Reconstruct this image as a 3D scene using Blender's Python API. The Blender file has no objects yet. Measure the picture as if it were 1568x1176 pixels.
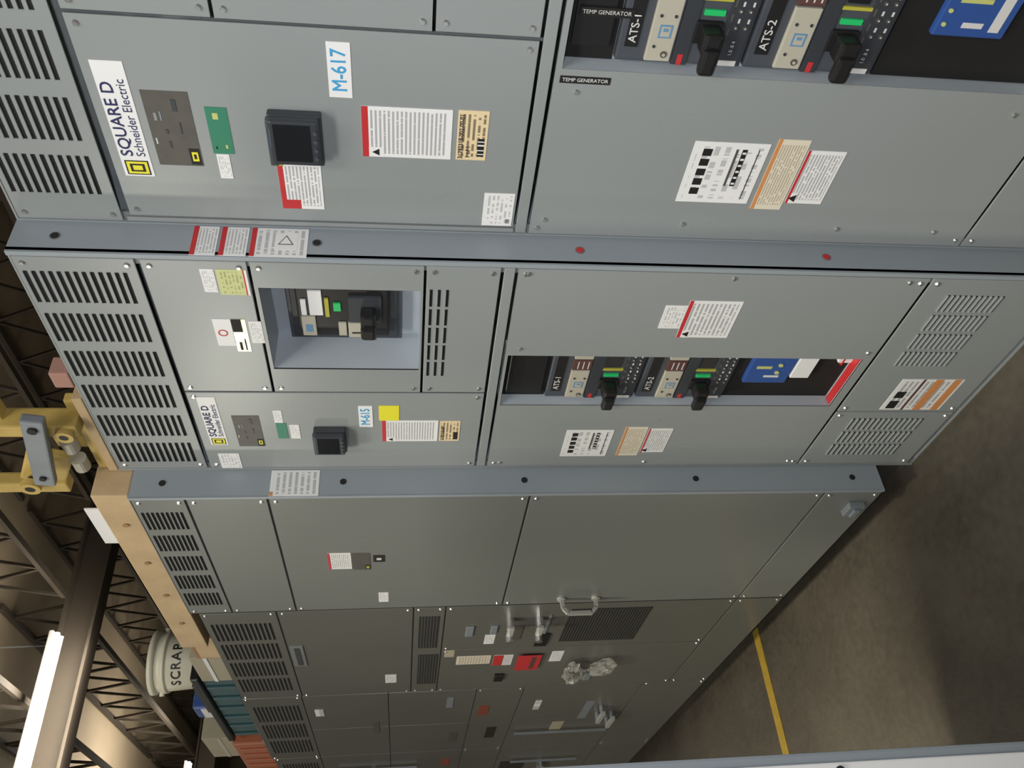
import bpy, bmesh, math, random
from mathutils import Vector, Matrix, noise
random.seed(4)
sc=bpy.context.scene
sc.view_settings.view_transform='Standard'
sc.view_settings.look='None'

# ---------------------------------------------------------------- materials
def newmat(name):
    m=bpy.data.materials.new(name); m.use_nodes=True
    nt=m.node_tree; return m,nt,nt.nodes['Principled BSDF']
def mat(name,col,rough=.5,metal=0,noise=0,nscale=6,bump=0,bscale=80,spec=.5,rn=0):
    m,nt,b=newmat(name)
    b.inputs['Base Color'].default_value=(*col,1); b.inputs['Roughness'].default_value=rough
    b.inputs['Metallic'].default_value=metal; b.inputs['Specular IOR Level'].default_value=spec
    tc=nt.nodes.new('ShaderNodeTexCoord')
    n=nt.nodes.new('ShaderNodeTexNoise'); n.inputs['Scale'].default_value=nscale; n.inputs['Detail'].default_value=5
    nt.links.new(tc.outputs['Object'],n.inputs['Vector'])
    mx=nt.nodes.new('ShaderNodeMix'); mx.data_type='RGBA'
    k=noise if noise else .03
    mx.inputs[6].default_value=(*[c*(1-k) for c in col],1); mx.inputs[7].default_value=(*[min(1,c*(1+k)) for c in col],1)
    nt.links.new(n.outputs['Fac'],mx.inputs[0]); nt.links.new(mx.outputs[2],b.inputs['Base Color'])
    if rn:
        mr=nt.nodes.new('ShaderNodeMapRange'); mr.inputs[1].default_value=.3; mr.inputs[2].default_value=.7
        mr.inputs[3].default_value=max(.02,rough-rn); mr.inputs[4].default_value=rough+rn
        nt.links.new(n.outputs['Fac'],mr.inputs[0]); nt.links.new(mr.outputs[0],b.inputs['Roughness'])
    if bump:
        n2=nt.nodes.new('ShaderNodeTexNoise'); n2.inputs['Scale'].default_value=bscale
        nt.links.new(tc.outputs['Object'],n2.inputs['Vector'])
        bp=nt.nodes.new('ShaderNodeBump'); bp.inputs['Strength'].default_value=bump; bp.inputs['Distance'].default_value=.002
        nt.links.new(n2.outputs['Fac'],bp.inputs['Height']); nt.links.new(bp.outputs[0],b.inputs['Normal'])
    return m
def emis(name,col,s):
    m,nt,b=newmat(name)
    b.inputs['Base Color'].default_value=(*col,1)
    b.inputs['Emission Color'].default_value=(*col,1); b.inputs['Emission Strength'].default_value=s
    return m
def printmat(name,paper,ink,n,axis='X',words=18,thr=.42,dens=.75):
    """paper label with rows of small print"""
    m,nt,b=newmat(name); b.inputs['Roughness'].default_value=.45
    tc=nt.nodes.new('ShaderNodeTexCoord'); sp=nt.nodes.new('ShaderNodeSeparateXYZ')
    nt.links.new(tc.outputs['Generated'],sp.inputs[0])
    def mth(op,a,b_=None,c=None):
        x=nt.nodes.new('ShaderNodeMath'); x.operation=op
        for i,v in enumerate((a,b_,c)):
            if v is None: continue
            if isinstance(v,(int,float)): x.inputs[i].default_value=v
            else: nt.links.new(v,x.inputs[i])
        return x.outputs[0]
    h=sp.outputs['X' if axis=='X' else 'Y']; z=sp.outputs['Z']
    zn=mth('MULTIPLY',z,float(n)); fr=mth('FRACT',zn); fl=mth('FLOOR',zn)
    row=mth('GREATER_THAN',fr,.5)
    cb=nt.nodes.new('ShaderNodeCombineXYZ'); nt.links.new(mth('MULTIPLY',h,float(words)),cb.inputs[0]); nt.links.new(mth('MULTIPLY',fl,7.3),cb.inputs[1])
    ns=nt.nodes.new('ShaderNodeTexNoise'); ns.inputs['Scale'].default_value=1.0; ns.inputs['Detail'].default_value=3
    nt.links.new(cb.outputs[0],ns.inputs['Vector'])
    w=mth('GREATER_THAN',ns.outputs['Fac'],thr)
    e=mth('MULTIPLY',mth('GREATER_THAN',h,.07),mth('LESS_THAN',h,.93))
    e2=mth('MULTIPLY',mth('GREATER_THAN',z,.06),mth('LESS_THAN',z,.94))
    mask=mth('MULTIPLY',mth('MULTIPLY',row,w),mth('MULTIPLY',e,e2))
    mask=mth('MULTIPLY',mask,dens)
    mx=nt.nodes.new('ShaderNodeMix'); mx.data_type='RGBA'; mx.inputs[6].default_value=(*paper,1); mx.inputs[7].default_value=(*ink,1)
    nt.links.new(mask,mx.inputs[0]); nt.links.new(mx.outputs[2],b.inputs['Base Color'])
    return m
def perfmat(name,pitch=.011):
    m,nt,b=newmat(name); b.inputs['Roughness'].default_value=.5
    tc=nt.nodes.new('ShaderNodeTexCoord'); v=nt.nodes.new('ShaderNodeTexVoronoi')
    v.inputs['Scale'].default_value=1/pitch; v.inputs['Randomness'].default_value=0
    nt.links.new(tc.outputs['Object'],v.inputs['Vector'])
    r=nt.nodes.new('ShaderNodeMath'); r.operation='LESS_THAN'; r.inputs[1].default_value=.5
    nt.links.new(v.outputs['Distance'],r.inputs[0])
    mx=nt.nodes.new('ShaderNodeMix'); mx.data_type='RGBA'; mx.inputs[6].default_value=(.10,.10,.09,1); mx.inputs[7].default_value=(.008,.008,.008,1)
    nt.links.new(r.outputs[0],mx.inputs[0]); nt.links.new(mx.outputs[2],b.inputs['Base Color'])
    return m

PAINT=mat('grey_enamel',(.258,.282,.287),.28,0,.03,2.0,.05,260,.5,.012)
PAINTM=mat('grey_enamel_mid_dimmed',(.178,.190,.182),.26,0,.05,1.5,.04,200,.5,.015)  # same enamel, darkened so the light falloff sits in the colour
PAINTF=mat('grey_enamel_far_dimmed',(.128,.130,.116),.26,0,.09,1.5,.04,200,.5,.02)  # same enamel again, darker and warmer: dimmer far light painted in
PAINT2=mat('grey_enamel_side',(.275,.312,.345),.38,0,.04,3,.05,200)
PAINTL=mat('grey_enamel_liner_lit',(.42,.47,.52),.35,0,.05,3)  # lining paint lightened so the openings look lit inside
PAINTD=mat('grey_enamel_dark',(.15,.165,.17),.4,0,.08,3)
BASE=mat('skid_base',(.04,.04,.037),.6)
GAP=mat('seam_dark',(.03,.032,.034),.7)
BLACK=mat('black_plastic',(.012,.012,.013),.35)
BLACKM=mat('black_matte',(.004,.004,.004),.8)
CHAR=mat('charcoal_plastic',(.035,.04,.048),.38,0,.06)
CHAR2=mat('breaker_case',(.060,.068,.082),.4,0,.06)
BEIGE=mat('beige_plastic',(.43,.41,.34),.45)
WHITE=mat('white_vinyl',(.76,.77,.78),.4)
RED=mat('red_vinyl',(.50,.03,.035),.45)
ORANGE=mat('orange_vinyl',(.60,.26,.09),.45)
YELLOW=mat('yellow_vinyl',(.75,.70,.03),.45)
YELLOWD=mat('yellow_stripe',(.42,.40,.05),.45)
YG=mat('yellow_green_vinyl',(.50,.53,.18),.45)
GREEN=mat('green_vinyl',(.03,.20,.12),.4)
GREENB=mat('green_indicator',(.02,.50,.14),.35)
BLUE=mat('blue_plastic',(.028,.08,.29),.4)
BLUET=mat('blue_ink',(.05,.33,.62),.5)
BLUED=mat('pale_blue_ink',(.12,.26,.42),.5)
NAVY=mat('navy_ink',(.015,.02,.09),.5)
INK=mat('black_ink',(.01,.01,.01),.6)
WINK=mat('white_ink',(.6,.6,.6),.6)
BROWN=mat('maroon_panel',(.10,.045,.04),.5)
PLATE=mat('nameplate_metal',(.085,.080,.072),.42,0,.22,40)
GOLDP=mat('foil_nameplate',(.50,.47,.28),.25,.7,.3,40)
STEEL=mat('zinc_screw',(.65,.66,.66),.25,.9)
CHROME=mat('bright_handle',(.50,.50,.47),.35,.3)
STEELD=mat('galvanised_bracket',(.25,.28,.31),.45,.3,.15,14)
SCREEN=mat('screen_glass',(.012,.014,.016),.15)
TANP=printmat('tan_tag_print',(.74,.60,.37),(.05,.04,.03),6,'X',9,.45)
P_D=printmat('paper_dense_print',(.76,.77,.78),(.15,.15,.17),21,'X',22,.36,.6)
P_M=printmat('paper_medium_print',(.76,.77,.78),(.2,.2,.22),12,'X',14,.42,.65)
P_S=printmat('paper_light_print',(.76,.77,.78),(.3,.3,.32),7,'X',9,.5,.6)
P_Y=printmat('paper_side_print',(.76,.77,.78),(.25,.25,.27),8,'Y',10,.42,.6)
P_O=printmat('cream_print',(.70,.65,.53),(.25,.2,.14),12,'X',14,.42,.6)
P_YG=printmat('lime_print',(.55,.59,.27),(.2,.2,.1),8,'X',8,.5,.6)
PERF=perfmat('perforated_steel')
WOOD=mat('pine_timber',(.48,.35,.20),.65,0,.3,9,.4,60)
WOODD=mat('osb_board',(.30,.17,.09),.7,0,.4,40)
YSTEEL=mat('yellow_painted_steel',(.47,.34,.10),.5,0,.4,12,.2,60)
PINK=mat('pink_wood_block',(.36,.20,.16),.7)
BUCK=mat('bucket_plastic',(.70,.68,.54),.4)
TEAL=mat('teal_plastic',(.03,.085,.095),.5,0,.3)
ORG=mat('orange_crate_plastic',(.36,.11,.05),.5)
CARD=mat('cardboard',(.36,.33,.24),.8,0,.1)
LAMP=emis('fluorescent_lamp',(1,.96,.80),15)
ROOF=mat('roof_deck_metal',(.34,.28,.20),.7,0,.2,1)
TRUSS=mat('truss_steel',(.05,.04,.03),.7)
WALLM=mat('warehouse_wall_paint',(.16,.14,.105),.8,0,.15,.6)
YLINE=mat('floor_line_paint',(.36,.24,.03),.5,0,.3,25)

def floor_mat():
    m,nt,b=newmat('sealed_concrete')
    tc=nt.nodes.new('ShaderNodeTexCoord')
    n=nt.nodes.new('ShaderNodeTexNoise'); n.inputs['Scale'].default_value=1.6; n.inputs['Detail'].default_value=9; n.inputs['Roughness'].default_value=.65
    n2=nt.nodes.new('ShaderNodeTexNoise'); n2.inputs['Scale'].default_value=34; n2.inputs['Detail'].default_value=6
    nt.links.new(tc.outputs['Object'],n.inputs['Vector']); nt.links.new(tc.outputs['Object'],n2.inputs['Vector'])
    ad=nt.nodes.new('ShaderNodeMath'); ad.operation='MULTIPLY_ADD'; ad.inputs[1].default_value=.5
    nt.links.new(n2.outputs['Fac'],ad.inputs[0]); nt.links.new(n.outputs['Fac'],ad.inputs[2])
    cr=nt.nodes.new('ShaderNodeValToRGB'); cr.color_ramp.elements[0].position=.5; cr.color_ramp.elements[1].position=.98
    cr.color_ramp.elements[0].color=(.046,.040,.031,1); cr.color_ramp.elements[1].color=(.108,.095,.074,1)
    nt.links.new(ad.outputs[0],cr.inputs[0]); nt.links.new(cr.outputs[0],b.inputs['Base Color'])
    b.inputs['Roughness'].default_value=.42
    bp=nt.nodes.new('ShaderNodeBump'); bp.inputs['Strength'].default_value=.3; bp.inputs['Distance'].default_value=.004
    nt.links.new(n2.outputs['Fac'],bp.inputs['Height']); nt.links.new(bp.outputs[0],b.inputs['Normal'])
    return m
CONC=floor_mat()

# ---------------------------------------------------------------- mesh helper
class G:
    def __init__(s): s.bm=bmesh.new(); s.mats=[]
    def mi(s,m):
        if m not in s.mats: s.mats.append(m)
        return s.mats.index(m)
    def box(s,x0,x1,y0,y1,z0,z1,m,bev=0,rot=None):
        t=bmesh.new(); bmesh.ops.create_cube(t,size=1)
        c=Vector(((x0+x1)/2,(y0+y1)/2,(z0+z1)/2))
        for v in t.verts: v.co=Vector((v.co.x*abs(x1-x0),v.co.y*abs(y1-y0),v.co.z*abs(z1-z0)))
        if bev: bmesh.ops.bevel(t,geom=t.edges[:],offset=bev,segments=2,affect='EDGES',profile=.6)
        if rot:
            for v in t.verts: v.co=rot@v.co
        for v in t.verts: v.co+=c
        s._merge(t,m)
    def _merge(s,t,m,smooth=False):
        i=s.mi(m); mp={}
        for v in t.verts: mp[v]=s.bm.verts.new(v.co)
        for f in t.faces:
            nf=s.bm.faces.new([mp[v] for v in f.verts]); nf.material_index=i; nf.smooth=smooth
        t.free()
    def cyl(s,c,axis,r,l,m,seg=16,r2=None):
        t=bmesh.new(); bmesh.ops.create_cone(t,cap_ends=True,segments=seg,radius1=r,radius2=r if r2 is None else r2,depth=l)
        q=Vector((0,0,1)).rotation_difference(Vector(axis)).to_matrix()
        for v in t.verts: v.co=q@v.co+Vector(c)
        s._merge(t,m)
    def ring(s,c,r0,r1,l,m,seg=24):
        """flat washer/eye facing -y"""
        t=bmesh.new(); vs=[]
        for yy in (-l/2,l/2):
            for r in (r0,r1):
                vs.append([t.verts.new((r*math.cos(2*math.pi*k/seg),yy,r*math.sin(2*math.pi*k/seg))) for k in range(seg)])
        for k in range(seg):
            j=(k+1)%seg
            t.faces.new((vs[0][k],vs[0][j],vs[1][j],vs[1][k])); t.faces.new((vs[2][k],vs[3][k],vs[3][j],vs[2][j]))
            t.faces.new((vs[0][k],vs[2][k],vs[2][j],vs[0][j])); t.faces.new((vs[1][k],vs[1][j],vs[3][j],vs[3][k]))
        for v in t.verts: v.co+=Vector(c)
        bmesh.ops.recalc_face_normals(t,faces=t.faces[:])
        s._merge(t,m)
    def bar(s,a,b,w,m):
        a=Vector(a);b=Vector(b);d=b-a
        t=bmesh.new(); bmesh.ops.create_cube(t,size=1)
        q=Vector((0,0,1)).rotation_difference(d.normalized()).to_matrix()
        for v in t.verts: v.co=q@Vector((v.co.x*w,v.co.y*w,v.co.z*d.length))+(a+b)/2
        s._merge(t,m)
    def done(s,name,parent=None):
        me=bpy.data.meshes.new(name); s.bm.to_mesh(me); s.bm.free()
        for m in s.mats: me.materials.append(m)
        o=bpy.data.objects.new(name,me); bpy.context.collection.objects.link(o)
        if parent: o.parent=parent
        return o
def RY(d): return Matrix.Rotation(math.radians(d),3,'Y')
def empty(name):
    o=bpy.data.objects.new(name,None); o.empty_display_size=.2; bpy.context.collection.objects.link(o); return o
def text(s,x,z,y,size,m,parent,name='lettering',bold=0,align='LEFT',sx=1,down=False):
    cu=bpy.data.curves.new(name,'FONT'); cu.body=s; cu.size=size; cu.materials.append(m); cu.offset=0
    cu.extrude=.0001; cu.bevel_depth=bold*.6; cu.bevel_resolution=0
    cu.align_x=align; cu.align_y='CENTER'; cu.resolution_u=3
    o=bpy.data.objects.new(name,cu); bpy.context.collection.objects.link(o); o.parent=parent
    if down:   # text that reads downwards
        M=Matrix(((0,1,0),(0,0,-1),(-1,0,0)))
        o.rotation_euler=M.to_euler()
    else: o.rotation_euler=(math.pi/2,0,0)
    o.location=(x,y,z); o.scale=(sx,1,1)
    return o
def label(x0,x1,z0,z1,y,m,parent,name='label',head=None,hf=.08,extra=None):
    g=G(); g.box(x0,x1,y-.0012,y,z0,z1,m)
    if head: g.box(x0,x1,y-.0016,y-.0012,z1-(z1-z0)*hf,z1,head)
    if extra:
        for i,(a,b,c,d,mm) in enumerate(extra):
            w=x1-x0;h=z1-z0
            g.box(x0+a*w,x0+b*w,y-.0015-.0001*i,y-.0012,z0+c*h,z0+d*h,mm)
    return g.done(name,parent)

# ---------------------------------------------------------------- cabinet pieces
CURP=[PAINT]
def panel(g,x0,x1,z0,z1,y,holes=None,t=.004,gap=.002,m=None,screws=True,bev=.0015):
    m=m or CURP[0]
    x0+=gap;x1-=gap;z0+=gap;z1-=gap
    if not holes: g.box(x0,x1,y,y+t,z0,z1,m,bev)
    else:
        hx0,hx1,hz0,hz1=holes
        g.box(x0,hx0,y,y+t,z0,z1,m); g.box(hx1,x1,y,y+t,z0,z1,m)
        g.box(hx0,hx1,y,y+t,z0,hz0,m); g.box(hx0,hx1,y,y+t,hz1,z1,m)
    if screws:
        e=.016
        for sx in (x0+e,x1-e):
            for sz in (z0+e,z1-e):
                g.cyl((sx,y-.002,sz),(0,-1,0),.0064,.004,STEEL,12,.004)
def slots(g,x0,x1,z0,z1,y,ncol,nrow,fill=.72,hf=.42):
    px=(x1-x0)/ncol; pz=(z1-z0)/nrow
    for i in range(ncol):
        for j in range(nrow):
            cx=x0+(i+.5)*px; cz=z0+(j+.5)*pz
            g.box(cx-px*fill/2,cx+px*fill/2,y-.0008,y+.001,cz-pz*hf/2,cz+pz*hf/2,BLACKM)
            g.box(cx-px*fill/2,cx+px*fill/2,y-.004,y,cz+pz*hf/2,cz+pz*hf/2+.0018,CURP[0])
def shell(g,x0,x1,y,z0,z1,depth=1.3,cav=.16):
    t=.004
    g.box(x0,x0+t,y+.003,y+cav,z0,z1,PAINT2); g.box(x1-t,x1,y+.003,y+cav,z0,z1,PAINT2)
    g.box(x0+t,x1-t,y+.003,y+cav,z1-t,z1,PAINT); g.box(x0+t,x1-t,y+.003,y+cav,z0,z0+t,PAINT)
    g.box(x0,x1,y+cav,y+depth,z0,z1,PAINT)
    g.box(x0,x0+.03,y+.0045,y+.012,z0,z1,PAINTD); g.box(x1-.03,x1,y+.0045,y+.012,z0,z1,PAINTD)
def lining(g,hx0,hx1,hz0,hz1,y,d,m=PAINTL):
    t=.003
    g.box(hx0-t,hx0,y+.001,y+d,hz0,hz1,m); g.box(hx1,hx1+t,y+.001,y+d,hz0,hz1,m)
    g.box(hx0-t,hx1+t,y+.001,y+d,hz0-t,hz0,m); g.box(hx0-t,hx1+t,y+.001,y+d,hz1,hz1+t,m)
    g.box(hx0-t,hx1+t,y+d,y+d+.003,hz0-t,hz1+t,m)
def breaker(x0,x1,z0,z1,y,parent,tag=None):
    """moulded case breaker: case, beige rating panel, toggle handle, indicator, trip unit dials"""
    g=G(); w=x1-x0;h=z1-z0
    X=lambda a:x0+a*w
    Z=lambda a:z0+a*h
    g.box(x0,x1,y-.012,y+.03,z0,z1,CHAR2,.003)
    g.box(X(0),X(1),y-.016,y-.011,Z(.44),Z(.56),CHAR,.001)
    g.box(X(.02),X(.98),y-.017,y-.011,Z(.03),Z(.22),CHAR,.001)
    g.box(X(.03),X(.60),y-.019,y-.011,Z(.58),Z(.78),BEIGE,.002)
    g.box(X(.62),X(.82),y-.019,y-.011,Z(.58),Z(.78),BROWN,.001)
    g.box(X(.84),X(.98),y-.019,y-.011,Z(.58),Z(.78),BEIGE,.001)
    for k in range(3): g.box(X(.65),X(.79),y-.0198,y-.0188,Z(.61+.055*k),Z(.62+.055*k),WINK)
    g.cyl((X(.10),y-.020,Z(.64)),(0,-1,0),.006,.003,PLATE,16); g.cyl((X(.10),y-.0215,Z(.64)),(0,-1,0),.003,.002,BEIGE,12)
    for (a,b) in ((.17,.73),(.45,.62),(.45,.73)): g.cyl((X(a),y-.020,Z(b)),(0,-1,0),.0028,.002,CHAR,12)
    g.box(X(.25),X(.37),y-.0198,y-.0188,Z(.62),Z(.72),BLUED); g.box(X(.265),X(.355),y-.0202,y-.0196,Z(.635),Z(.705),BEIGE)
    g.box(X(.31),X(.34),y-.0206,y-.020,Z(.65),Z(.69),BLUED)
    g.box(X(0),X(.10),y-.0165,y-.011,Z(.48),Z(.52),RED)
    g.box(X(.22),X(.42),y-.020,y-.011,Z(.24),Z(.45),BLACK,.002)
    g.box(X(.20),X(.40),y-.055,y-.018,Z(.26),Z(.41),BLACK,.007)
    g.box(X(.04),X(.28),y-.064,y-.044,Z(.275),Z(.40),BLACK,.007)
    g.box(X(.47),X(.52),y-.0165,y-.011,Z(.25),Z(.41),GREENB)
    g.box(X(.60),X(.63),y-.0165,y-.011,Z(.20),Z(.44),YELLOWD)
    g.box(X(.66),X(.90),y-.0165,y-.011,Z(.26),Z(.42),SCREEN,.001)
    g.box(X(.02),X(.07),y-.0178,y-.0165,Z(.05),Z(.19),WINK)
    for k in range(4):
        for j in range(2):
            g.cyl((X(.38+.15*k),y-.018,Z(.07+.075*j)),(0,-1,0),.0038,.003,PLATE,12)
            g.cyl((X(.38+.15*k),y-.0195,Z(.07+.075*j)),(0,-1,0),.0014,.002,WINK,8)
            g.box(X(.42+.15*k),X(.46+.15*k),y-.0176,y-.0165,Z(.05+.075*j),Z(.065+.075*j),WINK)
    for k in range(5): g.box(X(.30+.13*k),X(.37+.13*k),y-.0178,y-.0165,Z(.185),Z(.20),PLATE)
    o=g.done('circuit_breaker',parent)
    if tag:
        gg=G(); gg.box(X(.14),X(1.0),y-.0145,y-.0125,Z(.85),Z(.95),BLACK); gg.done('name_tag',parent)
        text(tag,X(.18),Z(.90),y-.0152,h*.088,WINK,parent,'name_tag_text',bold=.0004,sx=1.05)
    text('1.0 .8 4',X(.12),Z(.12),y-.0182,h*.04,WINK,parent,'dial_text')
    return o
def meter(x0,x1,z0,z1,y,parent):
    g=G(); w=x1-x0;h=z1-z0
    g.box(x0,x1,y-.018,y,z0,z1,CHAR,.004)
    g.box(x0+.012*1,x1-.002,y-.034,y-.017,z0+h*.04,z1-h*.04,CHAR,.005)
    g.box(x0+.006,x1-.004,y-.030,y-.016,z1-h*.14,z1+.002,CHAR2,.003)
    g.box(x0+w*.2,x1-w*.08,y-.0352,y-.033,z0+h*.2,z1-h*.12,SCREEN,.0005)
    for k in range(4): g.cyl((x0+w*(.28+.17*k),y-.036,z0+h*.11),(0,-1,0),.004,.004,CHAR2,12)
    g.box(x0+.002,x0+.012,y-.024,y-.017,z1-h*.2,z1-h*.02,YELLOWD)
    g.box(x0+w*.45,x0+w*.8,y-.0305,y-.0295,z1-h*.1,z1-h*.04,BLUED)
    return g.done('power_meter',parent)
def brandlabel(x0,x1,z0,z1,y,parent):
    w=x1-x0;h=z1-z0
    label(x0,x1,z0,z1,y,WHITE,parent,'maker_label',extra=[(.015,.15,.10,.9,INK),(.025,.14,.15,.85,YELLOW),(.045,.12,.25,.75,INK),(.06,.105,.34,.66,YELLOW)])
    text('SQUARE D',x0+w*.19,z0+h*.70,y-.0018,h*.56,NAVY,parent,'maker_text',bold=.0006,sx=1.10*w/.241*.053/h)
    text('Schneider Electric',x0+w*.19,z0+h*.25,y-.0018,h*.42,NAVY,parent,'maker_text',sx=1.0*w/.241*.053/h)
def plate(x0,x1,z0,z1,y,parent):
    label(x0,x1,z0,z1,y,PLATE,parent,'nameplate',extra=[(.02,.25,.02,.26,INK),(.07,.20,.07,.21,YELLOW),(.10,.17,.11,.17,INK),(.3,.38,.9,.93,WINK),(.62,.72,.78,.84,STEELD),(.62,.74,.68,.71,STEELD),(.25,.34,.60,.66,CHAR),(.45,.50,.60,.66,CHAR),(.75,.9,.3,.4,CHAR),(.45,.6,.3,.33,CHAR)])
def danger(x0,x1,z0,z1,y,parent,m=None):
    w=x1-x0;h=z1-z0
    label(x0,x1,z0,z1,y,m or P_D,parent,'danger_label',RED,.07)
    g=G(); g.box(x0,x0+w*.2,y-.0016,y-.0012,z1-h*.24,z1-h*.07,WHITE); g.cyl((x0+w*.1,y-.0018,z1-h*.16),(0,-1,0),w*.08,.0008,INK,3); g.done('warning_symbol',parent)
def tablabel(x0,x1,z0,z1,y,parent):
    ex=[]
    for k in range(5): ex.append((.14+.16*k,.25+.16*k,.74,.86,INK))
    ex.append((.30,.9,.28,.345,INK)); ex.append((.08,.9,.12,.13,INK)); ex.append((.3,.9,.40,.43,PLATE))
    for k in range(6): ex.append((.33+.1*k,.36+.1*k,.29,.335,WHITE))
    label(x0,x1,z0,z1,y,P_S,parent,'rating_label',extra=ex)

# ================================================================ nearest section
def cab1():
    y=.085; e=empty('switchgear_cabinet'); g=G()
    xl,xr=-1.214,-.36
    shell(g,xl,xr,y,0,2.30)
    panel(g,xl+.008,xr-.01,2.095,2.295,y)
    slots(g,xl+.06,xr-.05,2.115,2.285,y,6,11)
    panel(g,xl+.008,-1.192,1.31,2.09,y,screws=False); panel(g,-1.19,-.765,1.312,2.082,y)
    panel(g,-.762,xr-.01,1.85,2.082,y)
    panel(g,-.762,xr-.01,1.495,1.848,y,(-.66,-.42,1.53,1.82)); lining(g,-.66,-.42,1.53,1.82,y,.12)
    panel(g,-.762,xr-.01,1.312,1.493,y); slots(g,-.66,-.44,1.38,1.48,y,2,8)
    panel(g,xl+.008,xr-.01,1.284,1.310,y,screws=False)
    panel(g,xl+.008,xr-.01,.287,1.281,y,(-.815,-.60,.350,1.268))
    lining(g,-.815,-.60,.350,1.268,y,.042)
    panel(g,xl+.008,xr-.01,.02,.283,y)
    for (sx,sz) in ((-1.165,1.25),(-.86,1.235),(-1.165,.60),(-1.165,.37),(-.86,.37),(-1.165,.95)):
        g.cyl((sx,y-.002,sz),(0,-1,0),.006,.004,STEEL,12,.004)
    g.done('enclosure',e)
    brandlabel(-1.088,-.847,2.010,2.063,y,e)
    plate(-1.059,-.900,1.916,1.995,y,e)
    label(-1.028,-.928,1.855,1.893,y,GREEN,e,'approval_sticker',extra=[(.75,.88,.45,.7,YG),(.12,.2,.25,.35,YG),(.1,.16,.75,.82,INK)])
    label(-1.086,-1.030,1.866,1.889,y,P_S,e)
    meter(-1.035,-.925,1.690,1.785,y,e)
    label(-1.156,-1.043,1.700,1.781,y,P_M,e,'warning_label',RED,.12,extra=[(0,.2,.55,.9,RED)])
    label(-.895,-.789,1.633,1.673,y,WHITE,e,'unit_tag'); text('M-617',-.842,1.653,y-.0018,.036,BLUET,e,'unit_tag_text',bold=.0007,align='CENTER',sx=.88)
    danger(-1.020,-.910,1.454,1.619,y,e)
    label(-1.019,-.909,1.387,1.444,y,TANP,e,'shipping_tag',extra=[(.08,.45,.08,.30,INK),(.12,.14,.08,.3,WHITE),(.2,.22,.08,.3,WHITE),(.3,.33,.08,.3,WHITE),(.38,.4,.08,.3,WHITE)])
    text('31292318-002-00-01',-1.016,1.436,y-.0024,.0118,INK,e,'tag_text',bold=.0003)
    text('1 of 1',-1.014,1.422,y-.0024,.012,INK,e,'tag_text',bold=.0002)
    label(-1.185,-1.099,1.319,1.381,y,P_S,e)
    label(-.842,-.828,1.177,1.269,y,INK,e,'name_tag'); text('TEMP GENERATOR',-.835,1.223,y-.0018,.0098,WINK,e,'name_tag_text',align='CENTER',bold=.0002,down=True)
    tablabel(-1.102,-.952,.830,.984,y,e)
    label(-1.115,-.939,.752,.818,y,P_O,e,'caution_label',ORANGE,.12)
    danger(-1.096,-.962,.668,.748,y,e,P_M)
    fy=y+.038
    gg=G(); gg.box(-.812,-.603,fy-.004,fy+.003,1.175,1.266,BLACKM); gg.box(-.785,-.62,fy-.012,fy-.004,1.185,1.255,BLACK,.003)
    gg.box(-.812,-.603,fy-.004,fy+.003,.354,.68,BLACKM); gg.box(-.722,-.61,fy-.016,fy,.475,.612,BLUE,.003)
    gg.box(-.705,-.695,fy-.0165,fy-.015,.525,.565,WINK); gg.box(-.71,-.64,fy-.0168,fy-.015,.49,.51,WINK); gg.box(-.66,-.652,fy-.0165,fy-.015,.53,.59,YG)
    gg.cyl((-.675,fy-.017,.60),(0,-1,0),.004,.003,YG,12); gg.cyl((-.70,fy-.017,.60),(0,-1,0),.004,.003,YG,12)
    gg.done('controller',e)
    gg=G(); gg.box(-.728,-.712,fy-.016,fy-.012,1.155,1.250,INK); gg.done('name_tag',e)
    text('TEMP GENERATOR',-.720,1.203,fy-.0168,.0100,WINK,e,'name_tag_text',align='CENTER',down=True)
    breaker(-.808,-.606,.940,1.172,fy,e,'ATS-1'); breaker(-.808,-.606,.687,.934,fy,e,'ATS-2')
    return e
cab1()

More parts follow.
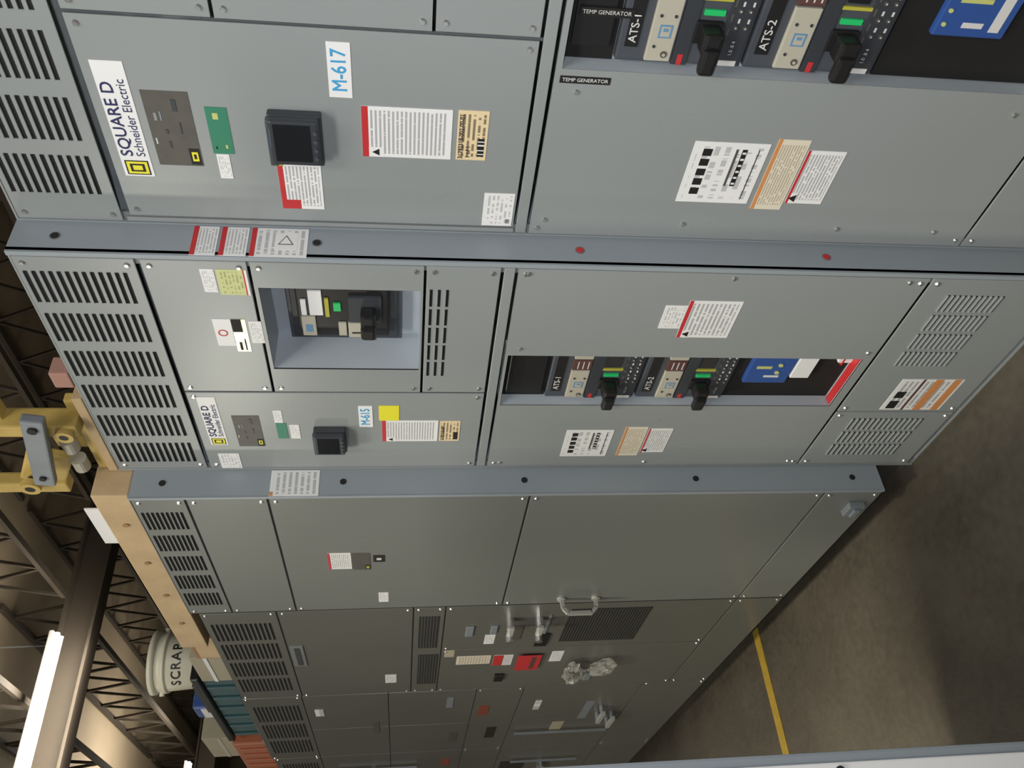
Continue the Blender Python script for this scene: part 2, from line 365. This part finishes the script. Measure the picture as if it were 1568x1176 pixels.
# ================================================================ middle section
def cab2():
    y=0.; e=empty('switchgear_cabinet'); g=G()
    xl,xr=-2.03,-1.212
    shell(g,xl,xr,y,0,2.30)
    g.box(xr-.011,xr,y-.001,y+.004,.0,2.30,PAINT2,.0008); g.box(xl,xl+.009,y,y+.004,0,2.30,PAINT,.0008)
    panel(g,xl+.010,xr-.012,2.066,2.296,y); slots(g,xl+.03,xr-.035,2.085,2.288,y,6,13)
    panel(g,xl+.010,-1.668,1.338,2.06,y)
    panel(g,-1.666,xr-.012,1.852,2.06,y)
    panel(g,-1.666,xr-.012,1.498,1.850,y,(-1.575,-1.300,1.505,1.840)); lining(g,-1.575,-1.300,1.505,1.840,y,.115)
    panel(g,-1.666,xr-.012,1.338,1.496,y)
    panel(g,xl+.010,xr-.012,1.308,1.335,y,screws=False)
    slots(g,-1.60,-1.29,1.440,1.492,y,5,3,.85,.35)
    panel(g,xl+.010,xr-.012,.375,1.305,y,(-1.720,-1.515,.400,1.296)); lining(g,-1.720,-1.515,.400,1.296,y,.042)
    panel(g,xl+.010,-1.745,.02,.370,y); panel(g,-1.745,xr-.012,.02,.370,y)
    slots(g,-1.545,-1.27,.16,.31,y,4,11,.8); slots(g,-1.97,-1.77,.09,.31,y,3,14,.8)
    for (sx,sz) in ((-1.24,1.28),(-1.24,.83),(-1.24,.42),(-2.0,1.27),(-2.0,.85),(-2.0,.41),(-1.49,1.27),(-1.49,.40)):
        g.cyl((sx,y-.002,sz),(0,-1,0),.006,.004,STEEL,12,.004)
    for z,m in ((2.219,INK),(1.717,INK),(1.171,RED),(.616,RED)):
        g.cyl((xr+.0008,.045,z),(1,0,0),.008,.002,m,20)
        g.cyl((xr+.0004,.045,z),(1,0,0),.0105,.001,PAINTD,20)
    g.done('enclosure',e)
    def side(z0,z1,m,head,nm,y0=.002,y1=.083,xx=xr):
        gg=G(); gg.box(xx,xx+.0012,y0,y1,z0,z1,m)
        if head: gg.box(xx+.0012,xx+.0016,y0,y1,z1-.010,z1,head)
        return gg.done(nm,e)
    side(1.912,1.961,P_Y,RED,'warning_label'); side(1.853,1.906,P_Y,RED,'warning_label'); side(1.735,1.847,P_Y,RED,'warning_label')
    gg=G(); gg.box(xr+.0012,xr+.0016,.02,.07,1.755,1.80,WHITE); gg.cyl((xr+.0018,.045,1.778),(1,0,0),.018,.0006,PLATE,3); gg.cyl((xr+.0021,.045,1.778),(1,0,0),.014,.0006,WHITE,3); gg.done('warning_symbol',e)
    label(-1.315,-1.248,1.921,1.948,y,P_S,e)
    label(-1.322,-1.248,1.857,1.917,y,P_YG,e,'inspection_label',extra=[(.0,1,.08,.13,RED),(0,1,0,.08,WHITE)])
    label(-1.490,-1.400,1.912,1.950,y,WHITE,e,'notice_label')
    text('O',-1.445,1.932,y-.0018,.03,RED,e,'label_text',align='CENTER')
    label(-1.509,-1.400,1.881,1.911,y,GOLDP,e,'nameplate',extra=[(.62,1,.3,1,INK),(.05,.3,.55,.75,INK),(.05,.4,.25,.35,INK)])
    label(-1.479,-1.406,1.848,1.875,y,P_S,e)
    brandlabel(-1.901,-1.688,1.994,2.037,y,e)
    plate(-1.908,-1.767,1.901,1.967,y,e)
    label(-1.871,-1.800,1.837,1.863,y,GREEN,e,'approval_sticker'); label(-1.798,-1.744,1.843,1.864,y,P_S,e); label(-1.871,-1.808,1.806,1.830,y,P_S,e)
    label(-1.817,-1.723,1.618,1.653,y,WHITE,e,'unit_tag'); text('M-615',-1.770,1.636,y-.0018,.032,BLUET,e,'unit_tag_text',bold=.0007,align='CENTER',sx=.88)
    label(-1.787,-1.722,1.551,1.602,y,YELLOW,e,'yellow_tag')
    meter(-1.915,-1.815,1.688,1.770,y,e)
    danger(-1.885,-1.788,1.450,1.595,y,e)
    label(-1.884,-1.790,1.392,1.445,y,TANP,e,'shipping_tag',extra=[(.08,.45,.08,.30,INK)])
    text('31292318-001',-1.88,1.437,y-.0022,.012,INK,e,'tag_text',bold=.0002)
    label(-2.018,-1.945,1.975,2.029,y,P_S,e)
    label(-1.407,-1.329,.908,.959,y,P_S,e); danger(-1.438,-1.312,.783,.907,y,e,P_M)
    tablabel(-1.966,-1.833,.971,1.102,y,e)
    label(-1.963,-1.818,.879,.941,y,P_O,e,'caution_label',ORANGE,.1)
    danger(-1.946,-1.826,.807,.874,y,e,P_M)
    label(-1.732,-1.595,.076,.251,y,P_M,e,'arc_flash_label',None,.05,extra=[(0,1,.62,.66,BROWN),(0,1,.33,.46,ORANGE),(0,1,.04,.16,ORANGE),(.05,.3,.78,.93,INK),(.4,.6,.78,.93,INK)])
    fy=y+.038
    gg=G(); gg.box(-1.717,-1.518,fy-.004,fy+.003,1.18,1.293,BLACKM); gg.box(-1.70,-1.54,fy-.012,fy-.004,1.19,1.283,BLACK,.003)
    gg.box(-1.717,-1.518,fy-.004,fy+.003,.404,.70,BLACKM)
    gg.box(-1.645,-1.52,fy-.016,fy,.552,.668,BLUE,.003); gg.box(-1.62,-1.612,fy-.017,fy-.015,.58,.62,WINK); gg.cyl((-1.60,fy-.017,.59),(0,-1,0),.006,.003,YG,12); gg.cyl((-1.57,fy-.017,.59),(0,-1,0),.006,.003,YG,12); gg.box(-1.585,-1.575,fy-.017,fy-.015,.61,.65,YG)
    gg.box(-1.62,-1.53,fy-.018,fy,.498,.548,WHITE,.001)
    gg.box(-1.56,-1.52,fy-.014,fy,.405,.44,WHITE); gg.box(-1.57,-1.52,fy-.0145,fy,.425,.43,RED); gg.box(-1.717,-1.518,fy-.032,fy-.01,.400,.404,RED)
    gg.done('controller',e)
    breaker(-1.715,-1.52,.945,1.178,fy,e,'ATS-1'); breaker(-1.715,-1.52,.703,.938,fy,e,'ATS-2')
    # main breaker: charcoal escutcheon with window, large black handle
    by=y+.085
    g=G(); g.box(-1.560,-1.312,by,by+.012,1.545,1.805,CHAR2,.003); g.box(-1.550,-1.32,by-.006,by,1.555,1.795,CHAR,.002)
    g.box(-1.525,-1.36,by-.022,by-.005,1.575,1.780,BLACK,.004)
    g.box(-1.52,-1.455,by-.028,by-.02,1.74,1.772,BEIGE,.002); g.box(-1.505,-1.48,by-.0286,by-.027,1.748,1.764,BLUED)
    g.box(-1.45,-1.37,by-.0265,by-.02,1.722,1.752,WHITE,.001); g.box(-1.45,-1.40,by-.0265,by-.02,1.758,1.770,WHITE,.001)
    g.box(-1.455,-1.395,by-.0265,by-.02,1.708,1.717,YELLOWD)
    g.box(-1.435,-1.41,by-.0265,by-.02,1.682,1.698,GREENB)
    g.box(-1.52,-1.475,by-.0265,by-.02,1.672,1.690,BEIGE,.001)
    g.box(-1.525,-1.475,by-.028,by-.02,1.610,1.668,BEIGE,.002); g.box(-1.51,-1.505,by-.0286,by-.027,1.62,1.66,INK)
    g.box(-1.47,-1.385,by-.030,by-.02,1.590,1.665,CHAR,.003); g.box(-1.465,-1.415,by-.06,by-.025,1.603,1.638,BLACK,.008); g.box(-1.49,-1.45,by-.068,by-.048,1.603,1.638,BLACK,.008)
    g.done('main_circuit_breaker',e)
    return e
cab2()

# ================================================================ further sections
def side_holes(g,x,y,zs):
    for z in zs: g.cyl((x+.0008,y,z),(1,0,0),.009,.002,INK,20)
def cab3():
    y=-.085; e=empty('switchgear_cabinet'); g=G()
    xl,xr=-2.845,-2.032; zt=2.262
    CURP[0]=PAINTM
    g.box(xl,xr,y+.004,y+1.3,.115,zt,GAP)
    g.box(xl,xr,.03,1.2,0,.115,BASE)
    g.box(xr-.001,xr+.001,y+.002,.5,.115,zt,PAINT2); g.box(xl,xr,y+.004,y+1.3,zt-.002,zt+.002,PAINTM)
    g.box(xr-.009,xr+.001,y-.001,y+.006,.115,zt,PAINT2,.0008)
    panel(g,xl+.004,xr-.009,2.12,zt-.002,y); slots(g,xl+.06,xr-.06,2.135,zt-.012,y,5,9)
    panel(g,xl+.004,xr-.009,1.905,2.118,y); panel(g,xl+.004,xr-.009,1.185,1.903,y)
    panel(g,xl+.004,xr-.009,.30,1.183,y); panel(g,xl+.004,xr-.009,.117,.298,y)
    side_holes(g,xr+.001,-.04,(2.182,1.704,1.198,.692,.205))
    g.box(-2.16,-2.10,y-.02,y,.15,.20,STEELD,.003); g.box(-2.15,-2.11,y-.03,y-.02,.165,.185,STEELD,.003)
    g.done('enclosure',e)
    gg=G(); gg.box(xr+.001,xr+.0022,-.083,-.003,1.769,1.899,P_Y); gg.box(xr+.0022,xr+.0026,-.083,-.07,1.89,1.899,ORANGE); gg.done('warning_label',e)
    label(-2.502,-2.387,1.699,1.770,y,P_M,e,'warning_label',RED,.1)
    label(-2.510,-2.390,1.640,1.696,y,PLATE,e,'nameplate',extra=[(.02,.3,.02,.3,INK),(.08,.22,.08,.24,YELLOWD)])
    label(-2.455,-2.407,1.595,1.631,y,INK,e,'black_tag',extra=[(.3,.6,.3,.7,WINK)])
    label(-2.78,-2.70,1.587,1.620,y,P_S,e)
    gg=G()
    pts=[(-2.80,y,.975),(-2.80,y-.035,.972),(-2.80,y-.055,.955),(-2.80,y-.055,.87),(-2.80,y-.035,.852),(-2.80,y,.85)]
    for a,b in zip(pts[:-1],pts[1:]): gg.bar(a,b,.013,CHROME)
    gg.cyl((-2.80,y-.003,.975),(0,-1,0),.016,.006,CHROME); gg.cyl((-2.80,y-.003,.85),(0,-1,0),.016,.006,CHROME)
    gg.done('pull_handle',e)
cab3()
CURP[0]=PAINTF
def cab4():
    y=-.085; e=empty('switchgear_cabinet'); g=G()
    xl,xr=-3.835,-2.848
    g.box(xl,xr,y+.004,y+1.3,.115,2.235,GAP); g.box(xl,xr,.03,1.2,0,.115,BASE)
    panel(g,xl,xr,1.975,2.233,y); slots(g,xl+.08,xr-.08,2.0,2.215,y,4,13,.8)
    panel(g,xl,xr,1.50,1.973,y); g.box(-3.42,-3.19,y-.004,y+.001,1.915,1.965,PAINTD,.002); g.box(-3.40,-3.21,y-.006,y-.003,1.93,1.95,GAP)
    panel(g,xl,xr,1.385,1.498,y)
    g.box(-3.26,-2.93,y-.002,y+.001,1.405,1.480,PERF); g.box(-3.72,-3.34,y-.002,y+.001,1.395,1.475,PERF)
    panel(g,xl,-3.30,.30,1.383,y); panel(g,-3.298,xr,.30,1.383,y); panel(g,xl,xr,.117,.298,y)
    g.box(-3.24,-2.90,y-.002,y+.001,.61,.92,PERF)
    for (x,z) in ((-2.98,1.14),(-2.98,1.03)):
        g.cyl((x,y-.02,z),(0,-1,0),.016,.04,STEEL,16); g.box(x-.07,x+.02,y-.05,y-.035,z-.012,z+.012,CHROME,.004)
        g.cyl((x-.06,y-.055,z),(0,-1,0),.014,.03,STEEL,16)
    g.box(-3.27,-3.14,y-.008,y,.965,1.015,BLACK,.002)
    g.box(-3.14,-3.04,y-.006,y,1.27,1.30,STEELD,.002); g.box(-3.12,-3.04,y-.006,y,1.18,1.205,STEELD,.002)
    g.box(-3.15,-2.95,y-.004,y,.985,.995,STEELD); g.box(-3.20,-3.05,y-.004,y,1.08,1.12,PLATE,.001)
    g.box(-3.7,-3.62,y-.012,y,1.10,1.14,BLACK,.003); g.box(-3.75,-3.65,y-.006,y,.70,.73,STEELD,.002)
    g.done('enclosure',e)
    label(-3.48,-3.38,1.176,1.317,y,P_O,e,'instruction_label'); label(-3.506,-3.382,1.083,1.163,y,P_M,e,'red_label',RED,.5)
    label(-3.24,-3.14,1.18,1.22,y,P_S,e); label(-3.38,-3.30,1.33,1.37,y,CARD,e)
    label(-3.553,-3.369,.965,1.065,y-.01,RED,e,'lockout_tag',extra=[(.1,.9,.2,.4,BROWN)]); label(-3.481,-3.357,.873,.923,y,P_S,e)
    label(-3.686,-3.579,1.563,1.610,y,P_S,e)
    m,nt,b=newmat('clear_poly_film'); b.inputs['Base Color'].default_value=(.5,.5,.46,1); b.inputs['Roughness'].default_value=.12; b.inputs['Alpha'].default_value=.34
    def pouch(loc,sc_,rot):
        bm=bmesh.new(); bmesh.ops.create_icosphere(bm,subdivisions=4,radius=1)
        for v in bm.verts:
            n=noise.noise(v.co*2.2)*.35+noise.noise(v.co*6)*.14
            v.co=Vector((v.co.x*.10,v.co.y*.03,v.co.z*.04))*(1+n)
        me=bpy.data.meshes.new('plastic_pouch'); bm.to_mesh(me); bm.free(); me.materials.append(m)
        o=bpy.data.objects.new('plastic_pouch',me); bpy.context.collection.objects.link(o); o.location=loc; o.parent=e; o.scale=sc_; o.rotation_euler=(0,rot,0)
    pouch((-3.55,-.12,.81),(1,1,1),0); pouch((-3.50,-.115,.69),(.7,.9,1.2),.6)
    g=G(); g.cyl((-3.58,-.115,.81),(0,0,1),.02,.05,INK,12); g.cyl((-3.5,-.12,.80),(.3,0,1),.008,.08,STEEL,10); g.done('pouch_contents',e)
cab4()
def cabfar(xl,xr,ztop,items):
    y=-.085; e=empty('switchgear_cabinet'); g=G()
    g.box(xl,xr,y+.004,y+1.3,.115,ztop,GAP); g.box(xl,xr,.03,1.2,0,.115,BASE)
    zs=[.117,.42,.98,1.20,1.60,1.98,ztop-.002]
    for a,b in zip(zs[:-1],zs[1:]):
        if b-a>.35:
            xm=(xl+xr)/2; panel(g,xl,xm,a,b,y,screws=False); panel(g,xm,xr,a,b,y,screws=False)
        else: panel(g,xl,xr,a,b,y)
    slots(g,xl+.1,xr-.1,2.0,ztop-.03,y,3,12,.8)
    for it in items:
        k=it[0]
        if k=='r': g.box(it[1],it[2],y-.003,y,it[3],it[4],it[5])
        if k=='h':
            x,z=it[1],it[2]
            g.cyl((x,y-.02,z),(0,-1,0),.012,.04,STEELD); g.cyl((x-.12,y-.02,z),(0,-1,0),.012,.04,STEELD); g.bar((x+.02,y-.04,z),(x-.14,y-.04,z),.018,CHROME)
        if k=='v':
            x,z0,z1=it[1:4]; g.bar((x,y-.015,z0),(x,y-.015,z1),.010,STEELD)
    g.done('enclosure',e)
DB=mat('dark_window',(.03,.028,.025),.2)
DR=mat('dark_red_label',(.22,.05,.03),.5)
cabfar(-4.95,-3.838,2.24,[('r',-4.26,-4.10,1.12,1.17,DR),('h',-4.2,.55),('h',-4.3,.48),('r',-4.5,-4.3,1.65,1.68,PLATE),('r',-4.6,-4.45,.70,.76,CARD),('v',-4.6,.45,.95),('r',-4.2,-4.05,.87,.90,P_S),('r',-4.15,-4.05,1.9,1.94,P_S),('r',-4.4,-4.1,.60,.64,STEELD),('r',-4.75,-4.55,1.25,1.29,PLATE),('r',-4.1,-3.95,1.3,1.33,STEELD),('r',-4.7,-4.5,1.05,1.10,DB)])
cabfar(-6.0,-4.953,2.23,[('r',-5.3,-5.15,1.26,1.31,DR),('v',-5.25,1.45,1.9),('v',-5.25,.5,.9),('h',-5.35,.7),('r',-5.5,-5.3,1.70,1.75,P_S),('h',-5.4,1.7),('r',-5.8,-5.3,.80,.95,DB)])
cabfar(-7.1,-6.003,2.23,[('h',-6.5,1.2)])

# ================================================================ opposite cabinet (light edge, lower right of photo)
def opp():
    e=empty('electrical_enclosure'); g=G()
    g.box(-2.35,-1.50,-2.1,-.905,.0,2.2,PAINT2,.006)
    g.box(-1.50,-1.492,-2.08,-.925,.03,2.17,WHITE,.003)
    g.box(-2.30,-1.56,-.905,-.897,.05,2.15,PAINT,.003)
    for z in (.35,.78,1.3,1.85): g.cyl((-1.490,-.940,z),(1,0,0),.008,.008,INK,14)
    g.done('enclosure',e)
opp()

# ================================================================ things on top of the cabinets
g=G(); g.box(-3.20,-2.035,-.075,.02,2.265,2.36,WOOD,.004); g.box(-3.0,-2.1,.05,.14,2.265,2.35,WOOD,.004)
for x in (-2.2,-2.45,-2.7,-2.95): g.cyl((x,-.0765,2.31),(0,-1,0),.009,.004,WOODD,10)
g.done('timber_beam')
g=G(); g.box(-2.03,-1.70,.0,.35,2.301,2.325,WOOD,.003); g.done('timber_blocking')
def jack():
    e=empty('lifting_bracket'); g=G()
    g.box(-2.03,-1.72,.01,.035,2.327,2.352,YSTEEL,.004)
    g.box(-2.08,-1.93,-.01,.015,2.42,2.53,YSTEEL,.006,RY(24))
    g.box(-1.85,-1.71,-.01,.03,2.50,2.60,YSTEEL,.006)
    g.box(-1.82,-1.775,-.03,.03,2.33,2.52,YSTEEL,.006)
    g.box(-1.96,-1.88,.03,.08,2.352,2.44,YSTEEL,.006)
    g.box(-2.11,-2.065,-.02,.02,2.44,2.70,YSTEEL,.006)
    g.box(-2.0,-1.70,-.065,-.040,2.405,2.455,STEELD,.005,RY(12))
    for (x,z,r) in ((-1.735,2.405,.016),(-1.955,2.452,.012)): g.cyl((x,-.067,z),(0,-1,0),r*.7,.008,INK,14)
    for (x,z,r) in ((-1.79,2.56,.026),(-1.80,2.36,.022),(-2.05,2.52,.026)):
        g.ring((x,-.035,z),r*.5,r,.02,YSTEEL); g.cyl((x,-.02,z),(0,-1,0),r*.5,.05,BLACK,14)
    for x in (-1.88,-1.97): g.cyl((x,-.01,2.378),(1,0,0),.020,.045,BEIGE,18)
    g.done('frame',e); g=G(); g.box(-1.655,-1.60,.0,.05,2.302,2.345,PINK,.004); g.done('packing_block',e)
jack()
g=G(); g.box(-2.34,-2.13,-.06,.02,2.361,2.365,WHITE); g.box(-2.34,-2.13,-.062,-.058,2.361,2.405,WHITE); g.done('metal_cover_plate')
g=G(); g.box(-3.46,-3.21,-.03,.22,2.24,2.36,WOODD,.003); g.box(-3.44,-3.22,-.035,-.03,2.26,2.34,WOOD,.002); g.done('chipboard_box')
g=G(); g.box(-3.78,-3.48,-.02,.25,2.237,2.40,CARD,.003); g.box(-3.78,-3.48,-.023,-.02,2.33,2.345,WHITE); g.done('cardboard_carton')
def teal():
    e=empty('storage_tote'); g=G()
    g.box(-4.85,-3.85,.02,.42,2.242,2.44,TEAL,.012); g.box(-4.88,-3.82,.0,.44,2.43,2.465,BLACK,.006)
    for k in range(6): g.box(-4.8+.16*k,-4.77+.16*k,.008,.02,2.26,2.42,TEAL,.003)
    g.box(-4.4,-3.98,.02,.42,2.466,2.489,BLACK,.004)
    g.done('tote_body',e)
    g=G(); g.box(-4.70,-4.52,.08,.30,2.466,2.60,BLUE,.01); g.box(-4.68,-4.54,.075,.08,2.52,2.56,WHITE); g.done('parts_box')
teal()
def bucket():
    e=empty('scrap_bucket'); bm=bmesh.new(); cx,cy=-4.22,.22
    prof=[(.0,2.492),(.118,2.492),(.126,2.50),(.136,2.65),(.139,2.66),(.146,2.662),(.146,2.674),(.139,2.676),(.141,2.71),(.151,2.712),(.153,2.735),(.141,2.737),(.133,2.71),(.120,2.51),(0,2.505)]
    n=48; rings=[]
    for r,z in prof: rings.append([bm.verts.new((cx+max(r,.0005)*math.cos(2*math.pi*k/n),cy+max(r,.0005)*math.sin(2*math.pi*k/n),z)) for k in range(n)])
    for a,b in zip(rings[:-1],rings[1:]):
        for k in range(n):
            f=bm.faces.new((a[k],a[(k+1)%n],b[(k+1)%n],b[k])); f.smooth=True
    me=bpy.data.meshes.new('pail'); bm.to_mesh(me); bm.free(); me.materials.append(BUCK)
    o=bpy.data.objects.new('pail',me); bpy.context.collection.objects.link(o); o.parent=e
    for i,ch in enumerate('SCRAP'):
        a=math.radians(-27+(i-2)*19); r=.1345
        cu=bpy.data.curves.new('letter','FONT'); cu.body=ch; cu.size=.060; cu.extrude=.0003; cu.bevel_depth=.0009; cu.align_x='CENTER'; cu.align_y='CENTER'; cu.materials.append(INK)
        t=bpy.data.objects.new('letter',cu); bpy.context.collection.objects.link(t); t.parent=e
        t.location=(cx+r*math.cos(a),cy+r*math.sin(a),2.605); t.rotation_euler=(math.pi/2,0,a+math.pi/2)
    g=G()
    for a in (math.radians(72),math.radians(-108)): g.cyl((cx+.148*math.cos(a),cy+.148*math.sin(a),2.69),(math.cos(a),math.sin(a),0),.012,.02,BUCK)
    g.done('handle_lugs',e)
bucket()
def crate():
    e=empty('orange_crate'); g=G(); g.box(-5.85,-4.95,.0,.4,2.242,2.46,ORG,.01)
    for k in range(7): g.box(-5.8+.12*k,-5.76+.12*k,-.01,.0,2.26,2.43,ORG,.003)
    g.done('crate_body',e)
    g=G(); g.box(-5.42,-5.0,.05,.35,2.462,2.64,CARD,.004); g.box(-5.42,-5.0,.048,.05,2.54,2.56,BEIGE); g.done('cardboard_box')
crate()

# ================================================================ warehouse
g=G(); g.box(-32,6,-18,16,-.2,0,CONC); g.done('floor')
g=G(); g.box(-32,6,-18,16,8.6,8.8,ROOF); g.done('ceiling')
g=G(); g.box(-32.3,-32,-18,16,0,8.6,WALLM)
for k in range(34): g.box(-32,-31.96,-18+k,-17.8+k,0,8.6,WALLM)
g.done('wall_left')
g=G(); g.box(-32,6,16,16.3,0,8.6,WALLM); g.done('wall_back')
g=G(); g.box(6,6.3,-18,16,0,8.6,WALLM); g.done('wall_right')
g=G(); g.box(-32,6,-18.3,-18,0,8.6,WALLM); g.done('wall_front')
g=G(); g.box(-3.455,-3.395,-13,.0,0,.003,YLINE); g.done('floor_line_1')  # yellow line marked on the floor
def roof():
    g=G()
    for x in (-3,-14.6,-26):
        g.box(x-.2,x+.2,-17.9,15.9,6.75,6.8,TRUSS); g.box(x-.2,x+.2,-17.9,15.9,7.25,7.3,TRUSS); g.box(x-.03,x+.03,-17.9,15.9,6.8,7.25,TRUSS)
    y=-16.
    while y<16:
        for (a,b) in ((-31.9,-26.2),(-25.8,-14.8),(-14.4,-3.2),(-2.8,5.8)):
            g.box(a,b,y-.05,y+.05,7.3,7.38,TRUSS); g.box(a,b,y-.05,y+.05,8.47,8.55,TRUSS)
            n=max(1,int((b-a)/1.1)); st=(b-a)/n
            for k in range(n):
                g.bar((a+k*st,y,7.34),(a+(k+.5)*st,y,8.5),.05,TRUSS); g.bar((a+(k+.5)*st,y,8.5),(a+(k+1)*st,y,7.34),.05,TRUSS)
        y+=1.9
    g.done('roof_trusses')
roof()
def fixture(x,y0,y1,z):
    e=empty('fluorescent_light'); g=G()
    g.box(x-.16,x+.16,y0,y1,z+.06,z+.12,WHITE,.01)
    for dx in (-.08,.08): g.cyl((x+dx,(y0+y1)/2,z+.02),(0,1,0),.045,y1-y0-.05,LAMP,14)
    for yy in (y0+.2,y1-.2): g.bar((x,yy,z+.1),(x,yy,8.46),.015,STEELD)
    g.done('housing',e)
fixture(-13.8,-1.2,4.0,7.0); fixture(-24,-2,4.3,7.0)

def area(name,loc,tgt,sx,sy,p,col,spread=180):
    l=bpy.data.lights.new(name,'AREA'); l.shape='RECTANGLE'; l.size=sx; l.size_y=sy; l.energy=p; l.color=col; l.spread=math.radians(spread)
    o=bpy.data.objects.new(name,l); bpy.context.collection.objects.link(o); o.location=loc
    o.rotation_euler=(Vector(tgt)-Vector(loc)).to_track_quat('-Z','Y').to_euler(); return o
area('bay_fill_light',(-.5,-5,6.3),(-.5,-1,0),4,1,230,(1,.95,.86))
area('bay_fill_light',(2.5,-3.5,6.6),(-1,-1,0),1,4,190,(1,.95,.86))
area('bay_fill_light',(-2.4,-2.6,6.2),(-2.3,-1.5,0),.8,.8,38,(1,.92,.74),50)
area('bay_fill_light',(-13.8,1,6.6),(-13.8,1,9),1,6,380,(1,.9,.75))  # added uplight, turned to the roof to brighten deck and trusses
area('bay_fill_light',(-22,2,6.4),(-22,2,9),1,6,320,(1,.9,.75))  # added uplight for the far roof, not an actual high-bay
area('bay_fill_light',(-8,3,6.6),(-8,3,9),1,6,160,(1,.9,.75))  # added uplight for the nearer roof, no fixture stands here
def bay(loc,p,r):
    """distant high-bay lamps further along the aisle; they glint in the enamel"""
    l=bpy.data.lights.new('high_bay_lamp','POINT'); l.energy=p; l.shadow_soft_size=r; l.color=(1,.96,.82)
    o=bpy.data.objects.new('high_bay_lamp',l); bpy.context.collection.objects.link(o); o.location=loc
bay((-13.8,-9.8,5.0),620,.5); bay((-8.3,-7.8,5.0),210,.4)
l=bpy.data.lights.new('camera_flash','SPOT'); l.energy=54; l.shadow_soft_size=.02; l.color=(.97,.98,1); l.spot_size=math.radians(110); l.spot_blend=.6
fo=bpy.data.objects.new('camera_flash',l); bpy.context.collection.objects.link(fo)
w=bpy.data.worlds.new('world'); sc.world=w; w.use_nodes=True
w.node_tree.nodes['Background'].inputs[0].default_value=(.55,.5,.42,1); w.node_tree.nodes['Background'].inputs[1].default_value=.10

# ================================================================ camera (hand-held, turned on its side)
Lv=Vector((-172,952,1268)).normalized()
bq=(.1078-.5969*.0064)/.7950
Dv=Vector((1,.0064,bq)); Dv-=Lv*Dv.dot(Lv); Dv.normalize()
Nv=Dv.cross(Lv)
right=Vector((-Lv.x,Nv.x,-Dv.x)); down=Vector((-Lv.y,Nv.y,-Dv.y)); fwd=Vector((-Lv.z,Nv.z,-Dv.z))
R=Matrix((right,-down,-fwd)).transposed()
cd=bpy.data.cameras.new('camera'); cd.lens=29.11; cd.sensor_width=36; cd.sensor_fit='HORIZONTAL'; cd.clip_end=200; cd.clip_start=.02
co=bpy.data.objects.new('camera',cd); bpy.context.collection.objects.link(co)
co.matrix_world=Matrix.Translation((0,-1.213,1.54))@R.to_4x4()
sc.camera=co
fo.matrix_world=Matrix.Translation((.0,-1.213,1.60))@R.to_4x4()
